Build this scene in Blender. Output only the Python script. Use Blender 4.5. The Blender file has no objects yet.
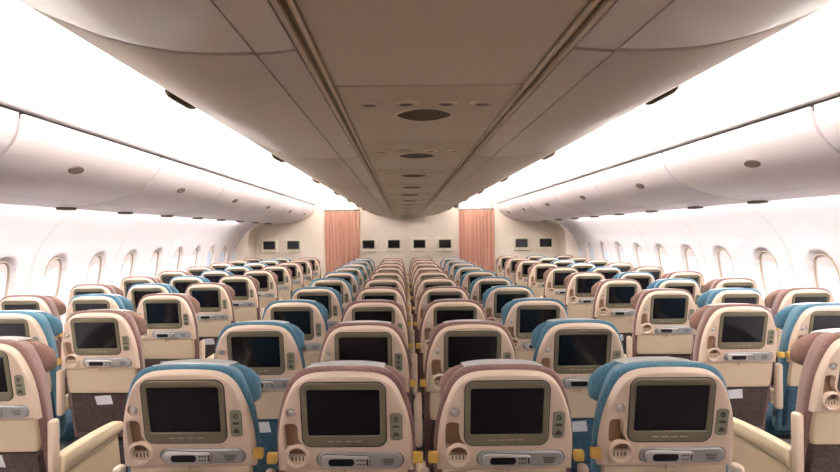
import bpy, bmesh, math, random
from mathutils import Vector
random.seed(7)
PI = math.pi
S = bpy.context.scene
C = S.collection
CAMZ = 1.62
# ------------------------------------------------------------------ camera
cd = bpy.data.cameras.new('camera'); cam = bpy.data.objects.new('camera', cd); C.objects.link(cam)
cam.location = (-0.067, 0, CAMZ)
cam.rotation_mode = 'XYZ'
cam.rotation_euler = (PI/2, 0.0095, 0)
cd.sensor_width = 36; cd.lens = 36*505/840
cd.shift_x = 0.0199; cd.shift_y = -0.003
cd.clip_start = 0.02
S.camera = cam
# ------------------------------------------------------------------ world, exposure
w = bpy.data.worlds.new('world'); S.world = w; w.use_nodes = True
w.node_tree.nodes['Background'].inputs[0].default_value = (0.75, 0.85, 1, 1)
w.node_tree.nodes['Background'].inputs[1].default_value = 0.4
S.view_settings.view_transform = 'Standard'; S.view_settings.look = 'None'
S.view_settings.gamma = 1; S.view_settings.use_curve_mapping = False
S.view_settings.exposure = 0.78
COVE_POWER = 32.0      # strength of the cove light tubes above the aisles
WALL_POWER = 42.0       # strength of the wash lights along the top of the side walls
LIGHTCOL = (1.0, 0.965, 0.935)

# ------------------------------------------------------------------ materials
def srgb(r, g, b):
    def f(c):
        c /= 255
        return c/12.92 if c <= .04045 else ((c+.055)/1.055)**2.4
    return (f(r), f(g), f(b), 1)

def mat(name, col, rough=.5, metal=0, noise=0, scale=40, bump=0, emit=None, estr=0, coat=0, sheen=0, spec=.5, stretch=None):
    m = bpy.data.materials.new(name); m.use_nodes = True
    nt = m.node_tree; b = nt.nodes['Principled BSDF']
    b.inputs['Base Color'].default_value = col
    b.inputs['Roughness'].default_value = rough
    b.inputs['Metallic'].default_value = metal
    b.inputs['Specular IOR Level'].default_value = spec
    b.inputs['Coat Weight'].default_value = coat
    b.inputs['Sheen Weight'].default_value = sheen
    if emit:
        b.inputs['Emission Color'].default_value = emit
        b.inputs['Emission Strength'].default_value = estr
    if noise or bump:
        tc = nt.nodes.new('ShaderNodeTexCoord')
        n = nt.nodes.new('ShaderNodeTexNoise'); n.inputs['Scale'].default_value = scale
        n.inputs['Detail'].default_value = 4
        if stretch:
            mp = nt.nodes.new('ShaderNodeMapping'); mp.inputs['Scale'].default_value = stretch
            nt.links.new(tc.outputs['Object'], mp.inputs['Vector']); nt.links.new(mp.outputs[0], n.inputs['Vector'])
        else:
            nt.links.new(tc.outputs['Object'], n.inputs['Vector'])
        if noise:
            r = nt.nodes.new('ShaderNodeValToRGB')
            r.color_ramp.elements[0].position = .3; r.color_ramp.elements[1].position = .7
            r.color_ramp.elements[0].color = tuple(c*(1-noise) for c in col[:3]) + (1,)
            r.color_ramp.elements[1].color = tuple(min(1, c*(1+noise)) for c in col[:3]) + (1,)
            nt.links.new(n.outputs['Fac'], r.inputs[0]); nt.links.new(r.outputs[0], b.inputs['Base Color'])
        if bump:
            bp = nt.nodes.new('ShaderNodeBump'); bp.inputs['Strength'].default_value = bump
            bp.inputs['Distance'].default_value = .003
            nt.links.new(n.outputs['Fac'], bp.inputs['Height']); nt.links.new(bp.outputs[0], b.inputs['Normal'])
    return m

M = dict(
    shell=mat('shell_plastic', srgb(222, 200, 180), .42, noise=.03, scale=6),
    bezel=mat('bezel_plastic', srgb(118, 110, 88), .45),
    screen=mat('screen_glass', srgb(16, 17, 24), .12),
    silver=mat('handset_silver', srgb(172, 172, 172), .38, metal=.35),
    silver2=mat('handset_light', srgb(196, 194, 190), .35, metal=.3),
    black=mat('black_plastic', srgb(18, 18, 20), .4),
    mark=mat('printed_mark', srgb(70, 66, 55), .6),
    markl=mat('pale_mark', srgb(170, 164, 140), .6),
    strip=mat('control_plate', srgb(140, 138, 116), .5),
    cream=mat('cream_plastic', srgb(214, 196, 166), .45),
    tray=mat('tray_plastic', srgb(214, 194, 165), .42, noise=.02, scale=8),
    brown=mat('mauve_fabric', srgb(132, 100, 94), .92, noise=.28, scale=160, bump=.5, sheen=.2),
    blue=mat('teal_fabric', srgb(78, 124, 146), .92, noise=.28, scale=160, bump=.5, sheen=.2),
    dark=mat('dark_cushion', srgb(70, 52, 46), .95, noise=.45, scale=60, bump=.5, sheen=.2),
    darkblue=mat('dark_teal_cushion', srgb(40, 80, 102), .95, noise=.4, scale=60, bump=.5, sheen=.2),
    leather=mat('tan_leather', srgb(150, 112, 78), .5, noise=.08, scale=30),
    cloth=mat('white_cloth', srgb(244, 242, 242), .9, noise=.03, scale=60, bump=.3),
    yellow=mat('yellow_plastic', srgb(200, 160, 76), .5),
    metal=mat('grey_metal', srgb(120, 120, 118), .4, metal=.8),
    card=mat('white_card', srgb(222, 224, 228), .6),
    carpet=mat('carpet', srgb(86, 68, 66), .95, noise=.35, scale=90, bump=.5),
    bin=mat('bin_paint', srgb(218, 206, 186), .42, noise=.015, scale=3),
    sidebin=mat('side_bin_paint', srgb(234, 226, 230), .38, noise=.015, scale=3),
    psu=mat('service_panel_paint', srgb(206, 190, 162), .5, noise=.02, scale=4),
    latch=mat('latch_grey', srgb(118, 104, 98), .45),
    olive=mat('rail_olive', srgb(150, 138, 104), .5),
    void=mat('dark_gap', srgb(30, 27, 22), .9),
    grille=mat('grille_brown', srgb(92, 78, 52), .7, noise=.2, scale=200),
    wall=mat('wall_paint', srgb(240, 234, 236), .5, noise=.01, scale=3),
    vault=mat('vault_paint', srgb(246, 243, 242), .6, noise=.01, scale=3),
    bulk=mat('bulkhead_laminate', srgb(242, 228, 212), .5, noise=.02, scale=5),
    curtain=mat('curtain_fabric', srgb(255, 202, 180), .85, noise=.06, scale=60, bump=.2),
    monitor=mat('monitor_case', srgb(240, 232, 208), .45),
    glasslens=mat('lamp_lens', srgb(186, 184, 186), .2),
    recess_shade=mat('painted_recess_shade', srgb(158, 122, 96), .6),  # shade of the seat-back recesses put into the colour
    head=mat('headrest_fabric', srgb(138, 106, 94), .9, noise=.2, scale=160, bump=.4, sheen=.1),
    seam=mat('seam_beige', srgb(196, 180, 160), .6),
    shade=mat('window_shade', srgb(222, 214, 212), .6, noise=.02, scale=30),
    pane=mat('window_daylight', srgb(214, 224, 244), .15, emit=srgb(214, 226, 250), estr=.12),
    tube=mat('cove_lamp', (1, 1, 1, 1), .5, emit=LIGHTCOL+(1,), estr=COVE_POWER),
    wash=mat('wash_lamp', (1, 1, 1, 1), .5, emit=LIGHTCOL+(1,), estr=WALL_POWER),
)

# ------------------------------------------------------------------ helpers
def obj(name, bm, m, parent=None, smooth=35, kind=None):
    bmesh.ops.recalc_face_normals(bm, faces=bm.faces)
    me = bpy.data.meshes.new(name); bm.to_mesh(me); bm.free()
    me.materials.append(m)
    if smooth:
        for p in me.polygons: p.use_smooth = True
        me.set_sharp_from_angle(angle=math.radians(smooth))
    o = bpy.data.objects.new(name, me); C.objects.link(o)
    if parent: o.parent = parent
    if kind: o['kind'] = kind
    return o

def thing(name, label, cat, loc=(0, 0, 0), group=None, rotz=0):
    o = bpy.data.objects.new(name, None); C.objects.link(o)
    o.empty_display_size = .1
    o.location = loc; o.rotation_euler = (0, 0, rotz)
    o['label'] = label; o['category'] = cat
    if group: o['group'] = group
    return o

def tag(o, label, cat, group=None):
    o['label'] = label; o['category'] = cat
    if group: o['group'] = group
    return o

def copy_tree(o, parent=None, skip=None):
    c = o.copy(); C.objects.link(c)
    if parent: c.parent = parent
    for ch in o.children:
        if skip and skip(ch): continue
        copy_tree(ch, c)
    return c

def offset(pts, d):
    n = len(pts); out = []
    if abs(d) < 1e-9: return list(pts)
    area = sum(pts[i][0]*pts[(i+1) % n][1]-pts[(i+1) % n][0]*pts[i][1] for i in range(n))
    sgn = 1 if area > 0 else -1
    for i in range(n):
        a = Vector(pts[i-1]); b = Vector(pts[i]); c = Vector(pts[(i+1) % n])
        e1 = (b-a); e2 = (c-b)
        if e1.length < 1e-9: e1 = e2
        if e2.length < 1e-9: e2 = e1
        e1.normalize(); e2.normalize()
        n1 = Vector((-e1.y, e1.x))*sgn; n2 = Vector((-e2.y, e2.x))*sgn
        k = n1+n2
        if k.length < 1e-6: k = n1
        k.normalize()
        s = d/max(.5, k.dot(n1))
        out.append((b.x+k.x*s, b.y+k.y*s))
    return out

def rrect(w, h, r, cx=0, cy=0, n=6):
    out = []
    r = min(r, w/2-1e-4, h/2-1e-4)
    for (sx, sy, a0) in ((1, 1, 0), (-1, 1, 90), (-1, -1, 180), (1, -1, 270)):
        for k in range(n+1):
            a = math.radians(a0+90*k/n)
            out.append((cx+sx*(w/2-r)+r*math.cos(a), cy+sy*(h/2-r)+r*math.sin(a)))
    return out

def circ(r, cx=0, cy=0, n=20, ry=None):
    ry = ry or r
    return [(cx+r*math.cos(2*PI*i/n), cy+ry*math.sin(2*PI*i/n)) for i in range(n)]

def loft(bm, outline, levels, f, cap0=True, cap1=True):
    """levels: (inset, w); f maps (u, v, w) to 3D."""
    rings = []
    for ins, ww in levels:
        rings.append([bm.verts.new(f(u, v, ww)) for (u, v) in offset(outline, ins)])
    n = len(outline)
    for a, b in zip(rings, rings[1:]):
        for i in range(n):
            bm.faces.new((a[i], a[(i+1) % n], b[(i+1) % n], b[i]))
    if cap0: bm.faces.new(rings[0])
    if cap1: bm.faces.new(rings[-1])

def box(bm, x0, x1, y0, y1, z0, z1, r=0, seg=2):
    g = bmesh.ops.create_cube(bm, size=1)
    vs = g['verts']
    for v in vs:
        v.co = Vector(((x0+x1)/2+v.co.x*(x1-x0), (y0+y1)/2+v.co.y*(y1-y0), (z0+z1)/2+v.co.z*(z1-z0)))
    if r:
        es = set(e for v in vs for e in v.link_edges)
        bmesh.ops.bevel(bm, geom=list(es), offset=r, segments=seg, affect='EDGES', profile=.5)

def smoothline(pts, k=3):
    """Catmull-Rom through an open list of 2D points."""
    out = []
    n = len(pts)
    for i in range(n-1):
        p0 = Vector(pts[max(0, i-1)]); p1 = Vector(pts[i]); p2 = Vector(pts[i+1]); p3 = Vector(pts[min(n-1, i+2)])
        for j in range(k):
            t = j/k
            q = .5*((2*p1)+(p2-p0)*t+(2*p0-5*p1+4*p2-p3)*t*t+(3*p1-p0-3*p2+p3)*t**3)
            out.append((q.x, q.y))
    out.append(tuple(pts[-1]))
    return out

def loft2(bm, rings, f):
    rs = [[bm.verts.new(f(u, v, ww)) for (u, v) in ol] for ol, ww in rings]
    n = len(rs[0])
    for a, b in zip(rs, rs[1:]):
        for i in range(n): bm.faces.new((a[i], a[(i+1) % n], b[(i+1) % n], b[i]))
    bm.faces.new(rs[0]); bm.faces.new(rs[-1])

def ident(u, v, w): return (u, v, w)

def extr(bm, prof, y0, y1, side=1, r=.005):
    """prof: closed (X, h) outline, extruded along Y with softened ends."""
    f = lambda u, v, ww: (side*u, ww, CAMZ+v)
    loft(bm, prof, [(r, y0), (r*.3, y0+r*.3), (0, y0+r), (0, y1-r), (r*.3, y1-r*.3), (r, y1)], f)

def sheet(bm, line, y0, y1, side=1, ny=1):
    rows = []
    for j in range(ny+1):
        y = y0+(y1-y0)*j/ny
        rows.append([bm.verts.new((side*x, y, CAMZ+h)) for x, h in line])
    for a, b in zip(rows, rows[1:]):
        for i in range(len(line)-1):
            bm.faces.new((a[i], a[i+1], b[i+1], b[i]))

YB = -5.0      # where the built length of the cabin ends behind the camera
YF = 10.35     # the bulkhead in front
def struct(name, bm, m, parent=None, smooth=35): 
    return obj(name, bm, m, parent, smooth, None if parent else 'structure')

# ------------------------------------------------------------------ structure
bm = bmesh.new(); box(bm, -3.4, 3.4, YB, YF+.1, -.05, 0); struct('floor', bm, M['carpet'], smooth=0)

# side walls with pressed-in window recesses
wall_line = [(3.28, -1.62), (3.34, -1.1), (3.35, -.7), (3.33, -.45), (3.29, -.25), (3.22, -.08), (3.12, .05), (3.02, .14), (2.92, .21), (2.84, .265), (2.80, .33)]
WZ, WH, WWD = -.42, .235, .135      # window centre height, half height, half width
W0, WP = 5.34, .635
wins = [W0+WP*k for k in range(-7, 8)]
def winfac(y, h):
    k = round((y-W0)/WP); yc = W0+WP*k
    if yc not in [] and not (-7 <= k <= 7): return 0
    a = abs((y-yc)/WWD)**2.6+abs((h-WZ)/WH)**2.6
    if a >= 1.3: return 0
    t = min(1, (1.3-a)/.42)
    return t*t*(3-2*t)
WL = smoothline(wall_line, 9)
def build_wall(side, name):
    bm = bmesh.new()
    ny = int((YF-YB)/.022)
    rows = []
    for j in range(ny+1):
        y = YB+(YF-YB)*j/ny
        rows.append([bm.verts.new((side*(x+.045*winfac(y, h)), y, CAMZ+h)) for x, h in WL])
    for a, b in zip(rows, rows[1:]):
        for i in range(len(WL)-1):
            bm.faces.new((a[i], a[i+1], b[i+1], b[i]))
    struct(name, bm, M['wall'], smooth=50)
build_wall(-1, 'wall_left'); build_wall(1, 'wall_right')

def xat(h):
    for a, b in zip(WL, WL[1:]):
        if a[1] <= h <= b[1]: return a[0]+(b[0]-a[0])*(h-a[1])/(b[1]-a[1])
    return WL[0][0]
n = 0
for side in (-1, 1):
    for yc in wins:
        n += 1
        root = bpy.data.objects.new('window_%d' % n, None); C.objects.link(root); root['kind'] = 'structure'
        root.empty_display_size = .1
        root.location = (side*3.34, yc, CAMZ+WZ)
        f = lambda u, v, ww: (side*(xat(WZ+v)+ww-3.34), u, v)
        bm = bmesh.new()
        o1 = [(WWD*.93*math.copysign(abs(math.cos(a))**.8, math.cos(a)), WH*.95*math.copysign(abs(math.sin(a))**.8, math.sin(a))) for a in [2*PI*i/36 for i in range(36)]]
        loft(bm, o1, [(-.004, .044), (0, .026), (.007, .020), (.014, .027), (.016, .042)], f, cap0=False, cap1=False)
        obj('window_frame', bm, M['seam'], root)
        bm = bmesh.new(); loft(bm, offset(o1, .015), [(0, .042), (0, .037)], f); obj('window_pane', bm, M['pane'], root)
        # shade drawn down over the upper part
        top = [(u, v) for (u, v) in offset(o1, .016) if v > .02]
        top.sort(key=lambda p: -math.atan2(p[1]-.02, p[0]))
        bm = bmesh.new(); loft(bm, top, [(0, .036), (.002, .032)], f); obj('window_shade', bm, M['shade'], root)

# thin joint covers between wall panels
t = 0
for side in (-1, 1):
    for k in range(-5, 8, 2):
        y = W0-WP/2+WP*k
        if y > YF-.2: continue
        t += 1
        bm = bmesh.new()
        line = [(x-.0015, h) for x, h in WL]
        sheet(bm, line, y-.003, y+.003, side)
        struct('trim_%d' % t, bm, M['seam'])

# vault over each aisle
vault = smoothline([(1.86, .655), (1.93, .685), (1.965, .74), (1.955, .82), (1.90, .90), (1.78, .965), (1.6, 1.0), (1.4, 1.01), (1.2, .99), (1.05, .95), (.95, .92)], 4)
outer = [(.95, .97), (1.2, 1.05), (1.6, 1.06), (1.85, 1.0), (2.02, .9), (2.02, .655)]
for side, nm in ((-1, 'ceiling_left'), (1, 'ceiling_right')):
    bm = bmesh.new(); extr(bm, vault+outer, YB, YF, side, r=.001)
    struct(nm, bm, M['vault'])
# hidden core above centre bins and service channel, dark
bm = bmesh.new(); extr(bm, [(-.95, .955), (.95, .955), (.95, 1.02), (-.95, 1.02)], YB, YF, 1); struct('ceiling', bm, M['vault'])
bm = bmesh.new(); extr(bm, [(-.30, .40), (.30, .40), (.30, .50), (-.30, .50)], YB, YF, 1); struct('trim_%d' % (t+1), bm, M['void']); t += 1
# ledge above the side bins (crown)
for side in (-1, 1):
    t += 1
    bm = bmesh.new(); extr(bm, smoothline([(1.871, .597), (1.853, .603), (1.845, .62), (1.85, .645), (1.865, .653)], 3)+[(1.99, .653), (1.99, .604), (1.872,.604)], YB, YF, side, .002)
    struct('trim_%d' % t, bm, M['sidebin'])
    t += 1
    bm = bmesh.new(); extr(bm, [(1.874, .560), (2.72, .54), (2.72, .603), (1.872, .603)], YB, YF, side, .002)
    struct('trim_%d' % t, bm, M['void'])
# ceiling rails beside the service panels
for side in (-1, 1):
    for (a, b, m, h0) in ((.236, .2435, 'cream', .360), (.2435, .260, 'olive', .372), (.260, .270, 'cream', .362)):
        t += 1
        bm = bmesh.new(); extr(bm, [(a, h0), (b, h0), (b, .40), (a, .40)], YB, YF, side, .002)
        struct('trim_%d' % t, bm, M[m])
# rear end of the built cabin
bm = bmesh.new(); box(bm, -3.4, 3.4, YB-.06, YB, 0, 2.7); struct('wall_rear', bm, M['bulk'], smooth=0)

# ------------------------------------------------------------------ front bulkhead
bm = bmesh.new(); box(bm, -.965, 1.08, YF, YF+.05, 0, CAMZ+1.0, .004); struct('wall_front', bm, M['bulk'])
for side, nm in ((-1, 'wall_front_left'), (1, 'wall_front_right')):
    bm = bmesh.new(); box(bm, *sorted((side*1.715+.055, side*3.4)), YF-.02, YF+.05, 0, CAMZ+1.06, .004); struct(nm, bm, M['bulk'])
bm = bmesh.new(); box(bm, -.002, .002, YF-.003, YF, .1, CAMZ+.36); t += 1; struct('trim_%d' % t, bm, M['seam'])
# header over the curtains
for side in (-1, 1):
    t += 1
    bm = bmesh.new(); box(bm, *sorted((side*.97, side*1.75)), YF, YF+.05, CAMZ+.50, CAMZ+1.06, .004); struct('trim_%d' % t, bm, M['vault'])
# room beyond is closed off behind the curtains
bm = bmesh.new(); box(bm, -2.2, 2.2, YF+.45, YF+.5, 0, 2.7); struct('wall_galley', bm, M['bulk'], smooth=0)

def side_text(side): return 'left' if side < 0 else 'right'
for side in (-1, 1):
    th = thing('aisle_curtain', 'pink pleated curtain closing the %s aisle at the bulkhead' % side_text(side), 'curtain', (side*1.378+.055, YF-.03, 0), 'aisle curtains at the bulkhead')
    bm = bmesh.new()
    nx = 240; wdt = .72
    z0, z1 = .03, CAMZ+.475
    rows = []
    for zi in range(7):
        z = z0+(z1-z0)*zi/6
        amp = .016+.008*(1-zi/6)
        rows.append([bm.verts.new((-wdt/2+wdt*i/nx, amp*math.sin(i/nx*2*PI*10+.25*math.sin(z*3+i*.05))+.004*math.sin(i*.31), z)) for i in range(nx+1)])
    for a, b in zip(rows, rows[1:]):
        for i in range(nx): bm.faces.new((a[i], a[i+1], b[i+1], b[i]))
    bmesh.ops.solidify(bm, geom=bm.faces[:], thickness=.003)
    obj('drape', bm, M['curtain'], th, 60)
    bm = bmesh.new(); box(bm, -.37, .37, -.012, .012, z1-.002, z1+.022, .006); obj('curtain_rail', bm, M['metal'], th)
    for k in range(14):
        x = -.34+.68*k/13
        bm = bmesh.new(); box(bm, x-.006, x+.006, -.02, -.008, z1-.03, z1+.004, .002); obj('hook', bm, M['cream'], th)

def monitor():
    th = thing('bulkhead_monitor', '', 'monitor')
    f = lambda u, v, ww: (u, -ww, v)
    bm = bmesh.new(); loft(bm, rrect(.325, .27, .024), [(0, 0), (0, .035), (.006, .045), (.022, .048), (.026, .042)], f); obj('case', bm, M['monitor'], th)
    bm = bmesh.new(); loft(bm, rrect(.245, .172, .01, 0, .018), [(0, .041), (0, .0505), (.008, .052), (.010, .049)], f); b = obj('bezel', bm, M['bezel'], th)
    bm = bmesh.new(); loft(bm, rrect(.222, .148, .004, 0, .018), [(0, .045), (0, .0512)], f); obj('screen', bm, M['screen'], b)
    bm = bmesh.new()
    for k in range(3): loft(bm, rrect(.02, .005, .002, -.04+.04*k, -.103), [(0, .042), (0, .0435)], f)
    obj('button_marks', bm, M['mark'], th)
    return th
mp = None
names = ['outermost left', 'second from the left', 'leftmost over the centre seats', 'just left of the middle seam', 'just right of the middle seam', 'rightmost over the centre seats', 'second from the right', 'outermost right']
for i, x in enumerate((-2.80, -2.31, -.78, -.26, .26, .78, 2.34, 2.83)):
    if mp is None: mp = monitor(); o = mp
    else: o = copy_tree(mp)
    o.location = (x, YF-(.02 if abs(x) > 2 else 0), CAMZ-.235)
    o['label'] = 'small beige framed monitor on the bulkhead, ' + names[i]
    o['group'] = 'bulkhead monitors'
    o['category'] = 'monitor'

# ------------------------------------------------------------------ overhead bins
BP = 1.38; BY0 = 1.0
cprof = smoothline([(.357, .3565), (.40, .355), (.45, .3555), (.52, .361), (.58, .372), (.64, .388), (.70, .41), (.76, .435), (.80, .455), (.86, .492), (.91, .535), (.955, .60), (.985, .69), (.99, .78), (.97, .86), (.93, .90)], 3)+[(.60, .93), (.36, .93)]
cfix = [(.275, .364), (.31, .360), (.353, .3565), (.353, .60), (.275, .60)]
sprof = smoothline([(1.862, .583), (1.868, .53), (1.885, .475), (1.925, .415), (1.99, .358), (2.08, .31), (2.2, .271), (2.33, .244)], 4)+[(2.33, .50), (1.90, .583)]
sfix = smoothline([(2.336, .243), (2.42, .230), (2.52, .222), (2.62, .217), (2.68, .217)], 2)+[(2.71, .235), (2.72, .27), (2.72, .52), (2.336, .52)]

def on_profile(pts, x):
    for a, b in zip(pts, pts[1:]):
        if (a[0]-x)*(b[0]-x) <= 0 and abs(a[0]-b[0]) > 1e-6:
            s = (x-a[0])/(b[0]-a[0])
            d = (Vector(b)-Vector(a)).normalized()
            return a[1]+s*(b[1]-a[1]), d
def latch(name, x, y, prof, side, rx, ry, m, parent, inner=None):
    h, d = on_profile(prof, x)
    nrm = Vector((d.y, -d.x))            # outward (down)
    if nrm.y > 0: nrm = -nrm
    f = lambda u, v, ww: (side*(x+d.x*u+nrm.x*ww), y+v, CAMZ+h+d.y*u+nrm.y*ww)
    nn = 24; ol = []
    for i in range(nn):
        a = 2*PI*i/nn
        ol.append((rx*math.sin(a), ry*math.cos(a)))
    bm = bmesh.new(); loft(bm, ol, [(0, -.004), (0, .003), (.004, .006), (.012, .0055)] if not inner else [(0, -.004), (.002, .006), (.009, .013), (.020, .017), (.032, .0185)], f)
    return obj(name, bm, m, parent)

orders = ['nearest', 'second', 'third', 'fourth', 'fifth', 'sixth', 'seventh', 'eighth', 'ninth', 'tenth', 'eleventh', 'twelfth']
for side in (-1, 1):
    for k in range(-4, 7):
        y0 = BY0+BP*k; y1 = min(y0+BP, YF)
        if y1-y0 < .3: continue
        y0 = max(y0, YB)
        g = y0+.006, y1-.006
        idx = k+1
        place = (orders[idx]+' ahead of the camera' if idx >= 1 else 'the one overhead') if idx >= 0 else 'just behind the camera'
        if idx == 0: place = 'at the picture top edge'
        if idx < -1: continue
        for kind in ('centre', 'side'):
            if kind == 'centre':
                th = thing('overhead_bin', 'beige centre overhead bin %s of the service strip, %s' % (side_text(side), place), 'overhead bin', (side*.6, (y0+y1)/2, CAMZ+.36), 'centre overhead bins')
            else:
                th = thing('overhead_bin', 'rounded white bin along the %s wall, %s' % (side_text(side), place), 'overhead bin', (side*2.2, (y0+y1)/2, CAMZ+.27), 'wall overhead bins')
            th0 = th.location.copy()
            P, F = (cprof, cfix) if kind == 'centre' else (sprof, sfix)
            bm = bmesh.new(); extr(bm, P, g[0], g[1], side, .012); d = obj('door', bm, M['bin' if kind == 'centre' else 'sidebin'], th)
            bm = bmesh.new(); extr(bm, F, g[0], g[1], side, .003); fx = obj('fixed_panel', bm, M['bin' if kind == 'centre' else 'sidebin'], th)
            if kind == 'centre': l = latch('latch', .845, (y0+y1)/2+.09, cprof, side, .040, .10, M['grille'], d, 3.2)
            else: l = latch('latch', 1.955, (y0+y1)/2-.15, sprof, side, .032, .062, M['latch'], d)
            for o in (d, fx):
                o.data.transform(__import__('mathutils').Matrix.Translation(-th0))
            l.data.transform(__import__('mathutils').Matrix.Translation(-th0))
# dark backing inside the bins so joints read as gaps
for side in (-1, 1):
    t += 1
    bm = bmesh.new(); extr(bm, offset(cprof, .025), YB, YF-.002, side, .001); struct('trim_%d' % t, bm, M['latch'])
    t += 1
    bm = bmesh.new(); extr(bm, offset(sprof, .025), YB, YF-.022, side, .001); struct('trim_%d' % t, bm, M['latch'])

# ------------------------------------------------------------------ service panels (centre), one per row
def service_panel():
    th = thing('service_panel', '', 'service panel')
    bm = bmesh.new(); box(bm, -.234, .234, .004, .806, 0, .03, .004); obj('panel', bm, M['psu'], th)
    f = lambda u, v, ww: (u, v, -ww)
    nn = 28
    ol = []
    for i in range(nn):
        x = 1-4*i/nn if i < nn/2 else -1+4*(i-nn/2)/nn
        ol.append((.083*x, .30+(1 if i < nn/2 else -1)*.074*max(0, 1-x*x)**.85))
    bm = bmesh.new(); loft(bm, offset(ol, -.012), [(0, -.003), (.002, .003), (.010, .003), (.012, .000)], f); obj('grille_rim', bm, M['cream'], th)
    bm = bmesh.new(); loft(bm, ol, [(0, -.003), (.002, .0045), (.02, .002)], f); obj('speaker_grille', bm, M['grille'], th)
    for x, y in ((-.158, .165), (-.055, .16), (.055, .16), (.158, .165)):
        bm = bmesh.new(); loft(bm, circ(.034, x, y, 20, .028), [(0, -.002), (.002, .006), (.007, .008), (.010, .001)], f); rl = obj('reading_light', bm, M['cream'], th)
        bm = bmesh.new(); loft(bm, circ(.019, x, y+.002, 16, .014), [(0, 0), (.002, .006), (.009, .004)], f); obj('lens', bm, M['latch'], rl)
    return th
sp = None
for k in range(11, -2, -1):
    y = 1.25+.81*k
    if y+.81 > YF+.3 or y+.6 > YF: continue
    if sp is None: sp = service_panel(); o = sp
    else: o = copy_tree(sp, None, (lambda c: k == -1 and c.name.startswith(('grille', 'speaker'))))
    o.location = (0, y, CAMZ+.365)
    o['category'] = 'service panel'; o['group'] = 'centre ceiling service panels'
    if k == -1: o['label'] = 'plain beige ceiling service panel at the top edge of the picture'
    else: o['label'] = 'beige ceiling service panel with dark oval grille, %s from the camera' % orders[k]

# ------------------------------------------------------------------ oval air outlets under the side bins, one per row
for side in (-1, 1):
    for k in range(8):
        y = 3.8+.81*k
        th = thing('air_outlet', 'grey oval outlet under the %s wall bins, %s from the camera' % (side_text(side), orders[k]), 'air outlet', (side*2.60, y, CAMZ+.217), 'outlets under the wall bins')
        f = lambda u, v, ww: (u, v, -ww)
        bm = bmesh.new(); loft(bm, circ(.055, 0, 0, 24, .085), [(0, -.004), (0, .012), (.008, .018), (.02, .015)], f); obj('housing', bm, M['latch'], th)
        bm = bmesh.new(); loft(bm, circ(.022, 0, 0, 16), [(0, .014), (.004, .021), (.012, .017)], f); obj('nozzle', bm, M['silver'], th)

# ------------------------------------------------------------------ slotted grilles in the vaults
for side in (-1, 1):
    for k in range(-1, 5):
        y0 = BY0+BP*k+.2
        a = Vector((1.963, .715)); b = Vector((1.966, .775)); d = (b-a).normalized(); nr = Vector((-1, 0))
        bm = bmesh.new()
        for j in range(40):
            y = y0+j*.025
            vs = []
            for (p, yy) in ((a, y), (b, y), (b, y+.009), (a, y+.009)):
                vs.append([bm.verts.new((side*(p.x+nr.x*q), yy, CAMZ+p.y)) for q in (-.004, .005)])
            for i in range(4):
                bm.faces.new((vs[i][0], vs[(i+1) % 4][0], vs[(i+1) % 4][1], vs[i][1]))
            bm.faces.new([v[1] for v in vs]); bm.faces.new([v[0] for v in vs])
        o = obj('air_grille', bm, M['latch'], None)
        tag(o, 'slotted air grille above the %s wall bins, %s from the camera' % (side_text(side), orders[k+1]), 'air grille', 'grilles above the wall bins')

# ------------------------------------------------------------------ lamps: cove strips above the aisles, wash strips on the walls
for side in (-1, 1):
    bm = bmesh.new(); box(bm, *sorted((side*1.89, side*1.92)), -1.6, YF-.1, CAMZ+.672, CAMZ+.690, .004)
    o = obj('cove_lamp', bm, M['tube']); tag(o, 'long white cove light strip on top of the %s wall bins' % side_text(side), 'light strip', 'cove light strips')
    bm = bmesh.new(); box(bm, *sorted((side*.962, side*.992)), -1.6, YF-.1, CAMZ+.893, CAMZ+.913, .004)
    o = obj('cove_lamp', bm, M['tube']); tag(o, 'long white cove light strip on top of the centre bins facing the %s aisle' % side_text(side), 'light strip', 'cove light strips')
    bm = bmesh.new(); box(bm, *sorted((side*2.735, side*2.765)), -1.6, 8.8, CAMZ+.252, CAMZ+.268, .004)
    o = obj('wash_lamp', bm, M['wash']); tag(o, 'long white wash light strip between the %s wall bins and the wall' % side_text(side), 'light strip', 'wall wash light strips')

# ------------------------------------------------------------------ closing fairing where the wall bins meet the bulkhead
for side in (-1, 1):
    bm = bmesh.new()
    a = smoothline([(2.70, .214), (2.86, .19), (2.98, .13), (3.05, .04), (3.08, -.10), (3.085, -.4), (3.085, -1.62)], 4)
    f = a+[(3.36, -1.62), (3.36, -.4), (3.30, -.1), (3.15, .1), (2.9, .24), (2.70, .26)]
    extr(bm, f, YF-.55, YF-.022, side, .01); t += 1
    struct('trim_%d' % t, bm, M['bulk'])

# ------------------------------------------------------------------ the seat
TILT = .17
ct, st = math.cos(TILT), math.sin(TILT)
ZB = CAMZ-.576
def back(u, v, ww): return (u, -ww*ct-v*st, ZB+v*ct-ww*st)

half = [(.217, 0), (.2168, .05), (.2145, .10), (.2095, .145), (.199, .195), (.183, .24), (.165, .277), (.140, .303), (.105, .318), (.055, .3235), (0, .3245)]
half = smoothline(half, 3)
VS = 1.045
right = [(u*1.02, v*VS-.208) for u, v in half]
SHELL = right+[(-u, v) for u, v in reversed(right[:-1])]       # CCW, flat bottom

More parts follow.
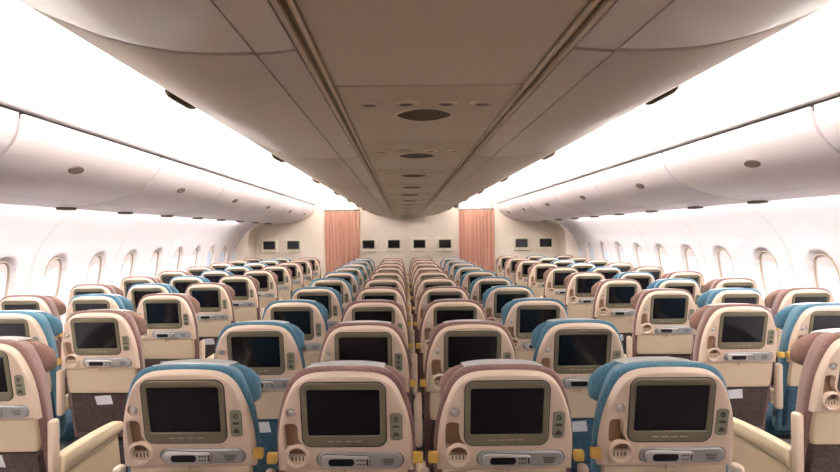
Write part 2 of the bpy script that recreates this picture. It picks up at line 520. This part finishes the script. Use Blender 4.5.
def bool_cut(ob, cutters):
    """cut one pocket after another; when the solver drops the shell, nudge the cutter and try again."""
    for c in cutters:
        for tr in range(24):
            c.location = (0, 0, 0) if tr == 0 else (.00023*math.sin(tr*1.7), 0, .00023*math.cos(tr*2.3))
            md = ob.modifiers.new('b', 'BOOLEAN'); md.operation = 'DIFFERENCE'; md.object = c
            md.solver = 'EXACT' if tr < 16 else 'FAST'
            bpy.context.view_layer.update()
            dg = bpy.context.evaluated_depsgraph_get()
            me = bpy.data.meshes.new_from_object(ob.evaluated_get(dg), depsgraph=dg)
            ob.modifiers.clear()
            good = len(me.polygons) > len(ob.data.polygons)+5
            if good:
                b = bmesh.new(); b.from_mesh(me); good = b.calc_volume(signed=True) > .004; b.free()
            if good:
                ob.data = me; break
        m_ = c.data; bpy.data.objects.remove(c); bpy.data.meshes.remove(m_)
    me = ob.data
    for p in me.polygons: p.use_smooth = True
    me.set_sharp_from_angle(angle=math.radians(32))

def cutter(ol, depth):
    bm = bmesh.new(); loft(bm, ol, [(.002, -depth), (0, -depth+.004), (0, .02)], back)
    return obj('cut', bm, M['shell'], None, 0)

BZ = (.270, .221, 0, -.004)
SLOT = [(-.196, -.032)]
slot_ol = smoothline([(-.195, -.125), (-.197, -.08), (-.196, -.045), (-.188, -.036), (-.17, -.034), (-.156, -.038), (-.150, -.05), (-.150, -.08), (-.146, -.095), (-.138, -.105), (-.128, -.125)], 2)
CUP = (-.155, -.149)
HS = (.049, -.164)

def make_seat(fabric, cushion, colour):
    th = thing('airline_seat', 'proto', 'airline seat')
    # rigid back shell
    bm = bmesh.new()
    loft(bm, SHELL, [(.012, -.045), (0, -.040), (0, -.016), (.003, -.008), (.007, -.002), (.0137, 0.0003)], back)
    sh = obj('back_shell', bm, M['shell'], th)
    cut = [cutter(rrect(.276, .227, .033, 0, BZ[3]), .012), cutter(list(reversed(slot_ol)), .026), cutter(circ(.036, CUP[0], CUP[1], 24), .022),
           cutter(circ(.019, -.168, .002, 20), .008), cutter(rrect(.288, .0585, .029, HS[0], HS[1]), .007), cutter(rrect(.042, .096, .012, .168, -.047), .005)]
    bool_cut(sh, cut)
    bm = bmesh.new(); loft(bm, offset(list(reversed(slot_ol)), .001), [(0, -.0255), (0, -.023)], back); obj('painted_recess_shade', bm, M['recess_shade'], sh)  # brown plate deepens the slot, its shade painted in
    bm = bmesh.new(); loft(bm, circ(.035, CUP[0], CUP[1], 24), [(0, -.0215), (0, -.0195)], back); obj('cup_well_shade', bm, M['recess_shade'], sh)  # same brown stands in for shade at the bottom of the cup recess
    bm = bmesh.new(); loft(bm, rrect(.2755, .2265, .0325, 0, BZ[3]), [(0, -.011), (0, .0012)], back); obj('bezel_gap_shade', bm, M['black'], sh)  # black plate stands in for the shaded gap around the bezel
    bm = bmesh.new(); loft(bm, rrect(.2875, .058, .0288, HS[0], HS[1]), [(0, -.0065), (0, -.0035)], back); obj('cradle_gap', bm, M['mark'], sh)
    # screen
    o_ = rrect(BZ[0], BZ[1], .030, 0, BZ[3])
    bm = bmesh.new(); loft2(bm, [(o_, -.010), (o_, .001), (offset(o_, .003), .0045), (rrect(.239, .163, .009, 0, .003), .0048), (rrect(.233, .157, .007, 0, .003), .001)], back)
    bz = obj('screen_bezel', bm, M['bezel'], th)
    bm = bmesh.new(); loft(bm, rrect(.232, .156, .006, 0, .003), [(0, -.004), (0, .0018), (.002, .0020)], back); sc = obj('screen', bm, M['screen'], bz)
    bm = bmesh.new()
    for x in (-.045, -.015, .015, .045):
        loft(bm, rrect(.024, .005, .0024, x, -.095), [(0, .003), (.001, .0054)], back)
    obj('button_marks', bm, M['markl'], bz)
    # handset in its cradle
    bm = bmesh.new(); loft(bm, rrect(.280, .0535, .0265, HS[0], HS[1]), [(0, -.006), (0, .001), (.004, .0045)], back); hc = obj('handset_cradle', bm, M['silver'], th)
    bm = bmesh.new()
    hol = smoothline([(-.085, -.010), (-.075, -.020), (-.03, -.021), (.03, -.022), (.048, -.018), (.054, 0), (.048, .016), (.0, .018), (-.05, .021), (-.078, .020), (-.088, .006), (-.085, -.010)], 3)[:-1]
    hol = [(HS[0]-.030+u*1.12, HS[1]+v*1.05) for u, v in hol]
    bm2 = bmesh.new(); loft(bm2, offset(hol, -.0018), [(0, .002), (0, .0052)], back); obj('handset_gap', bm2, M['mark'], hc)
    loft(bm, hol, [(0, .003), (0, .009), (.004, .012)], back); hb = obj('handset', bm, M['silver2'], hc)
    bm = bmesh.new(); loft(bm, rrect(.085, .026, .011, HS[0]-.060, HS[1]-.001), [(0, .010), (.001, .0132)], back); obj('handset_display', bm, M['black'], hb)
    bm = bmesh.new()
    for i in range(3):
        for j in range(2): loft(bm, rrect(.006, .005, .002, HS[0]-.006+i*.009, HS[1]-.008+j*.014), [(0, .0112), (0, .0130)], back)
    loft(bm, rrect(.006, .022, .002, HS[0]+.024, HS[1]), [(0, .0112), (0, .0130)], back)
    obj('handset_buttons', bm, M['mark'], hb)
    bm = bmesh.new()
    for i in range(4): loft(bm, rrect(.042-.004*i, .0028, .001, HS[0]+.092, HS[1]+.006-i*.006), [(0, .004), (0, .0052)], back)
    obj('cradle_lines', bm, M['mark'], hc)
    # socket / call plate
    bm = bmesh.new(); loft(bm, rrect(.038, .092, .011, .168, -.047), [(0, -.004), (0, .0005), (.002, .0020)], back); cp = obj('control_plate', bm, M['strip'], th)
    bm = bmesh.new()
    loft(bm, circ(.008, .168, -.020, 12, .010), [(0, .001), (0, .0035), (.003, .0035), (.004, .002)], back)
    loft(bm, rrect(.022, .008, .003, .168, -.045), [(0, .001), (0, .0034)], back)
    loft(bm, [(.157, -.079), (.179, -.079), (.176, -.070), (.168, -.063), (.160, -.070)], [(0, .001), (0, .0034)], back)
    obj('control_icons', bm, M['mark'], cp)
    # coat hook knob
    bm = bmesh.new(); loft(bm, circ(.011, -.168, .002, 16), [(0, -.008), (0, -.001), (.003, .003), (.007, .004)], back); obj('coat_hook', bm, M['silver2'], th)
    # folded cup holder
    bm = bmesh.new(); loft(bm, circ(.038, CUP[0], CUP[1], 28), [(-.003, -.002), (-.002, .009), (.0, .012), (.004, .012), (.006, .009), (.006, -.018)], back, cap0=False, cap1=False); ch = obj('cup_holder', bm, M['shell'], th)
    bm = bmesh.new()
    ol = [(CUP[0]+.0315*math.cos(a), CUP[1]+.0315*math.sin(a)) for a in [PI+PI*i/14 for i in range(15)]]
    ol = [(ol[0][0], CUP[1]-.003)]+ol[1:-1]+[(ol[-1][0], CUP[1]-.003)]
    loft(bm, ol, [(0, -.02), (0, -.006), (.002, -.004)], back)
    fl = obj('cup_flap', bm, M['shell'], ch)
    bm = bmesh.new()
    for i in range(4): loft(bm, rrect(.004, .016, .002, CUP[0]-.018+i*.012, CUP[1]-.012), [(0, -.006), (0, -.0034)], back)
    obj('slots', bm, M['mark'], fl)
    for s in (-1, 1):
        bm = bmesh.new(); loft(bm, [(CUP[0]+s*.037, -.150), (CUP[0]+s*.041, -.150), (CUP[0]+s*.041, -.196), (CUP[0]+s*.037, -.196)], [(0, -.002), (.0005, .003)], back)
        obj('bracket', bm, M['shell'], ch)
    # tray table
    bm = bmesh.new()
    tr = smoothline([(.203, -.207), (.205, -.27), (.203, -.335), (.196, -.352), (.18, -.357), (0, -.358), (-.18, -.357), (-.196, -.352), (-.203, -.335), (-.205, -.27), (-.203, -.207)], 2)
    loft(bm, tr, [(.002, -.03), (0, -.028), (0, -.010), (.004, -.005)], back); tt = obj('tray_table', bm, M['tray'], th)
    bm = bmesh.new()
    ol = [(.055*.6*math.cos(a)+.0, -.206+.022*math.sin(a)) for a in [PI+PI*i/12 for i in range(13)]]
    loft(bm, ol, [(0, -.008), (.001, -.002), (.006, -.001)], back); lt = obj('tray_latch', bm, M['cream'], tt)
    bm = bmesh.new(); loft(bm, rrect(.008, .024, .003, 0, -.206), [(0, -.006), (.001, .005)], back); obj('latch_peg', bm, M['seam'], lt)
    # upholstery
    fr = [(.226, -.66), (.232, -.45), (.232, -.2)]+[(u+.012+.006*max(0, v)/.15, v+.012*max(0, v+.2)/.35) for u, v in right[2:-1]]+[(0, .142)]
    FO = fr+[(-u, v) for u, v in reversed(fr[:-1])]
    bm = bmesh.new(); loft(bm, FO, [(.045, -.135), (.031, -.120), (.018, -.092), (.008, -.064), (.001, -.046), (.003, -.036), (.012, -.030)], back)
    obj('back_cushion', bm, M[fabric], th, 50)
    bm = bmesh.new()
    lo = [(.20, -.62), (.205, -.45), (.204, -.365), (-.204, -.365), (-.205, -.45), (-.20, -.62)]
    loft(bm, lo, [(0, -.04), (.002, -.02), (.012, -.008)], back); lp = obj('literature_pocket', bm, M[cushion], th)
    bm = bmesh.new(); loft(bm, [(-.045, -.432), (.050, -.428), (.040, -.372), (-.055, -.378)], [(0, -.010), (0, -.0065)], back); obj('safety_card', bm, M['card'], lp)
    bm = bmesh.new(); box(bm, -.2, .2, -.001, .001, 0, .001)
    bm.free()
    # headrest: pad with two forward-curving ears
    bm = bmesh.new()
    secs = []
    nu = 17
    for i in range(nu):
        s = -1+2*i/(nu-1)
        u = .200*s
        bend = .034*abs(s)**3
        hh = .088-.018*s*s-.03*abs(s)**8
        tk = .030*(1-.35*abs(s)**6)
        cw = -.138-bend
        vc = .022-.03*abs(s)**4
        ring = []
        for k in range(14):
            a = 2*PI*k/14
            ca, sa = math.cos(a), math.sin(a)
            ring.append(bm.verts.new(back(u, vc+hh*math.copysign(abs(sa)**.7, sa), cw+tk*math.copysign(abs(ca)**.8, ca))))
        secs.append(ring)
    for a, b in zip(secs, secs[1:]):
        for k in range(14): bm.faces.new((a[k], a[(k+1) % 14], b[(k+1) % 14], b[k]))
    bm.faces.new(secs[0]); bm.faces.new(secs[-1])
    hr = obj('headrest', bm, M['head' if fabric == 'brown' else fabric], th, 60)
    # white cloth over headrest top
    bm = bmesh.new()
    line = [(-.066, .1315), (-.070, .1350), (-.080, .1345), (-.095, .1290), (-.118, .120), (-.140, .1145), (-.160, .1105), (-.178, .097), (-.182, .02)]
    rows = []
    nn = 17
    for i in range(nn):
        u = -.13+.26*i/(nn-1)
        dv = -.011*(abs(u)/.13)**2.5
        rows.append([bm.verts.new(back(u, v+dv, ww)) for ww, v in line])
    for a, b in zip(rows, rows[1:]):
        for i in range(len(line)-1): bm.faces.new((a[i], a[i+1], b[i+1], b[i]))
    bmesh.ops.solidify(bm, geom=bm.faces[:], thickness=-.003)
    obj('headrest_cover', bm, M['cloth'], th, 60)
    # seat cushion and base
    bm = bmesh.new(); box(bm, -.228, .228, .20, .62, .34, .46, .035, 4); obj('seat_cushion', bm, M[cushion], th, 60)
    bm = bmesh.new(); box(bm, -.235, .235, .16, .56, .30, .345, .01); bs = obj('seat_frame', bm, M['metal'], th)
    for s in (-1, 1):
        bm = bmesh.new()
        prof = [(.20, 0), (.24, 0), (.30, .15), (.42, .26), (.46, .30), (.20, .30), (.22, .2)]
        f = lambda u, v, ww: (ww, u, v)
        loft(bm, prof, [(.003, s*.17-.015), (0, s*.17-.012), (0, s*.17+.012), (.003, s*.17+.015)], f); obj('leg', bm, M['metal'], th)
    return th

def armrest(s, parent, wide=False):
    bm = bmesh.new()
    hw = .026 if wide else .021
    ol = smoothline([(.10, .66), (.16, .665), (.35, .662), (.52, .650), (.575, .636), (.595, .612), (.58, .592), (.52, .585), (.30, .59), (.19, .585), (.10, .58)], 2)
    f = lambda u, v, ww: (s*.26+ww, u, v)
    loft(bm, ol, [(.010, -hw), (.003, -hw+.004), (0, -hw+.012), (0, hw-.012), (.003, hw-.004), (.010, hw)], f)
    o = obj('armrest', bm, M['cream'], parent, 40)
    bm = bmesh.new(); box(bm, s*.26-.017, s*.26+.017, .055, .10, .56, .83, .014, 3)
    obj('armrest_pivot', bm, M['shell'], o)
    if wide:
        bm = bmesh.new()
        ol = [(.10, .34), (.56, .34), (.57, .40), (.54, .584), (.19, .584), (.10, .58)]
        loft(bm, ol, [(.004, -.016), (0, -.012), (0, .012), (.004, .016)], f)
        obj('side_panel', bm, M['tray'], o)
    return o
def clip(s, parent):
    bm = bmesh.new()
    u0, u1 = (.221, .253)
    box(bm, *sorted((s*u0, s*u1)), .012, .036, .876, .909, .004)
    return obj('side_clip', bm, M['yellow'], parent)

protos = {}
for col, (fab, cu) in dict(brown=('brown', 'dark'), blue=('blue', 'darkblue')).items():
    th = make_seat(fab, cu, col)
    parts = {}
    protos[col] = th
# extra pieces kept apart so each seat gets the ones it has
def place_seat(col, x, y, label, group, left, right_, ear=None):
    o = copy_tree(protos[col])
    o.location = (x, y, 0)
    o.rotation_euler = (0, 0, random.uniform(-.012, .012))
    o['label'] = label; o['group'] = group; o['category'] = 'airline seat'
    # left: 'aisle' / 'mid'; one armrest between neighbours belongs to the right-hand one
    for s, kind in ((-1, left), (1, right_)):
        if kind == 'aisle' or (kind == 'mid' and s == -1) or kind == 'wall':
            key = (s, kind == 'aisle')
            src = ARM[key]
            c = copy_tree(src, o)
        if kind == 'mid': copy_tree(CLIP[s], o)
    return o
dummy = bpy.data.objects.new('dummy', None); C.objects.link(dummy)
ARM = {(s, wd): armrest(s, dummy, wd) for s in (-1, 1) for wd in (False, True)}
CLIP = {s: clip(s, dummy) for s in (-1, 1)}

rowname = ['front', 'second', 'third', 'fourth', 'fifth', 'sixth', 'seventh', 'eighth', 'ninth', 'tenth', 'eleventh']
cols = [(-.793, 'blue', 'far left column', 'aisle', 'mid'), (-.264, 'brown', 'column left of centre', 'mid', 'mid'), (.26, 'brown', 'column right of centre', 'mid', 'mid'), (.795, 'blue', 'far right column', 'mid', 'aisle')]
cn = {'blue': 'teal-blue', 'brown': 'mauve-brown'}
for r in range(10):
    y = 1.62+.81*r
    for x, col, cname, l, rr in cols:
        rw = 'nearest row' if r == 0 else ('row at the bulkhead' if r == 9 else rowname[r]+' row away')
        place_seat(col, x, y+(.04 if x < -.5 else .015 if x > .5 else 0), '%s airline seat, centre block, %s, %s' % (cn[col], cname, rw), 'seats of the centre block', l, rr)
for side in (-1, 1):
    sc = [(1.85, 'brown', 'beside the aisle'), (2.37, 'blue', 'middle of its three'), (2.89, 'brown', 'next to the windows')]
    for r in range(10):
        y = 2.11+.81*r
        for ci, (x, col, cname) in enumerate(sc):
            if (r == 0 and ci > 0) or (r == 1 and ci > 1): continue
            # sides: which hand is the aisle
            inner = 'aisle' if ci == 0 else 'mid'; outr = 'mid' if ci < 2 else 'wall'
            l, rr = (outr, inner) if side < 0 else (inner, outr)
            rw = {0: 'nearest row', 9: 'row at the bulkhead'}.get(r, rowname[r]+' row away')
            place_seat(col, side*x+(.04 if side > 0 else 0), y, '%s airline seat, %s block, %s, %s' % (cn[col], side_text(side), cname, rw), 'seats of the %s block' % side_text(side), l, rr)
# remove the patterns
def kill(o):
    for ch in list(o.children): kill(ch)
    bpy.data.objects.remove(o)
for p in list(protos.values())+[dummy]: kill(p)
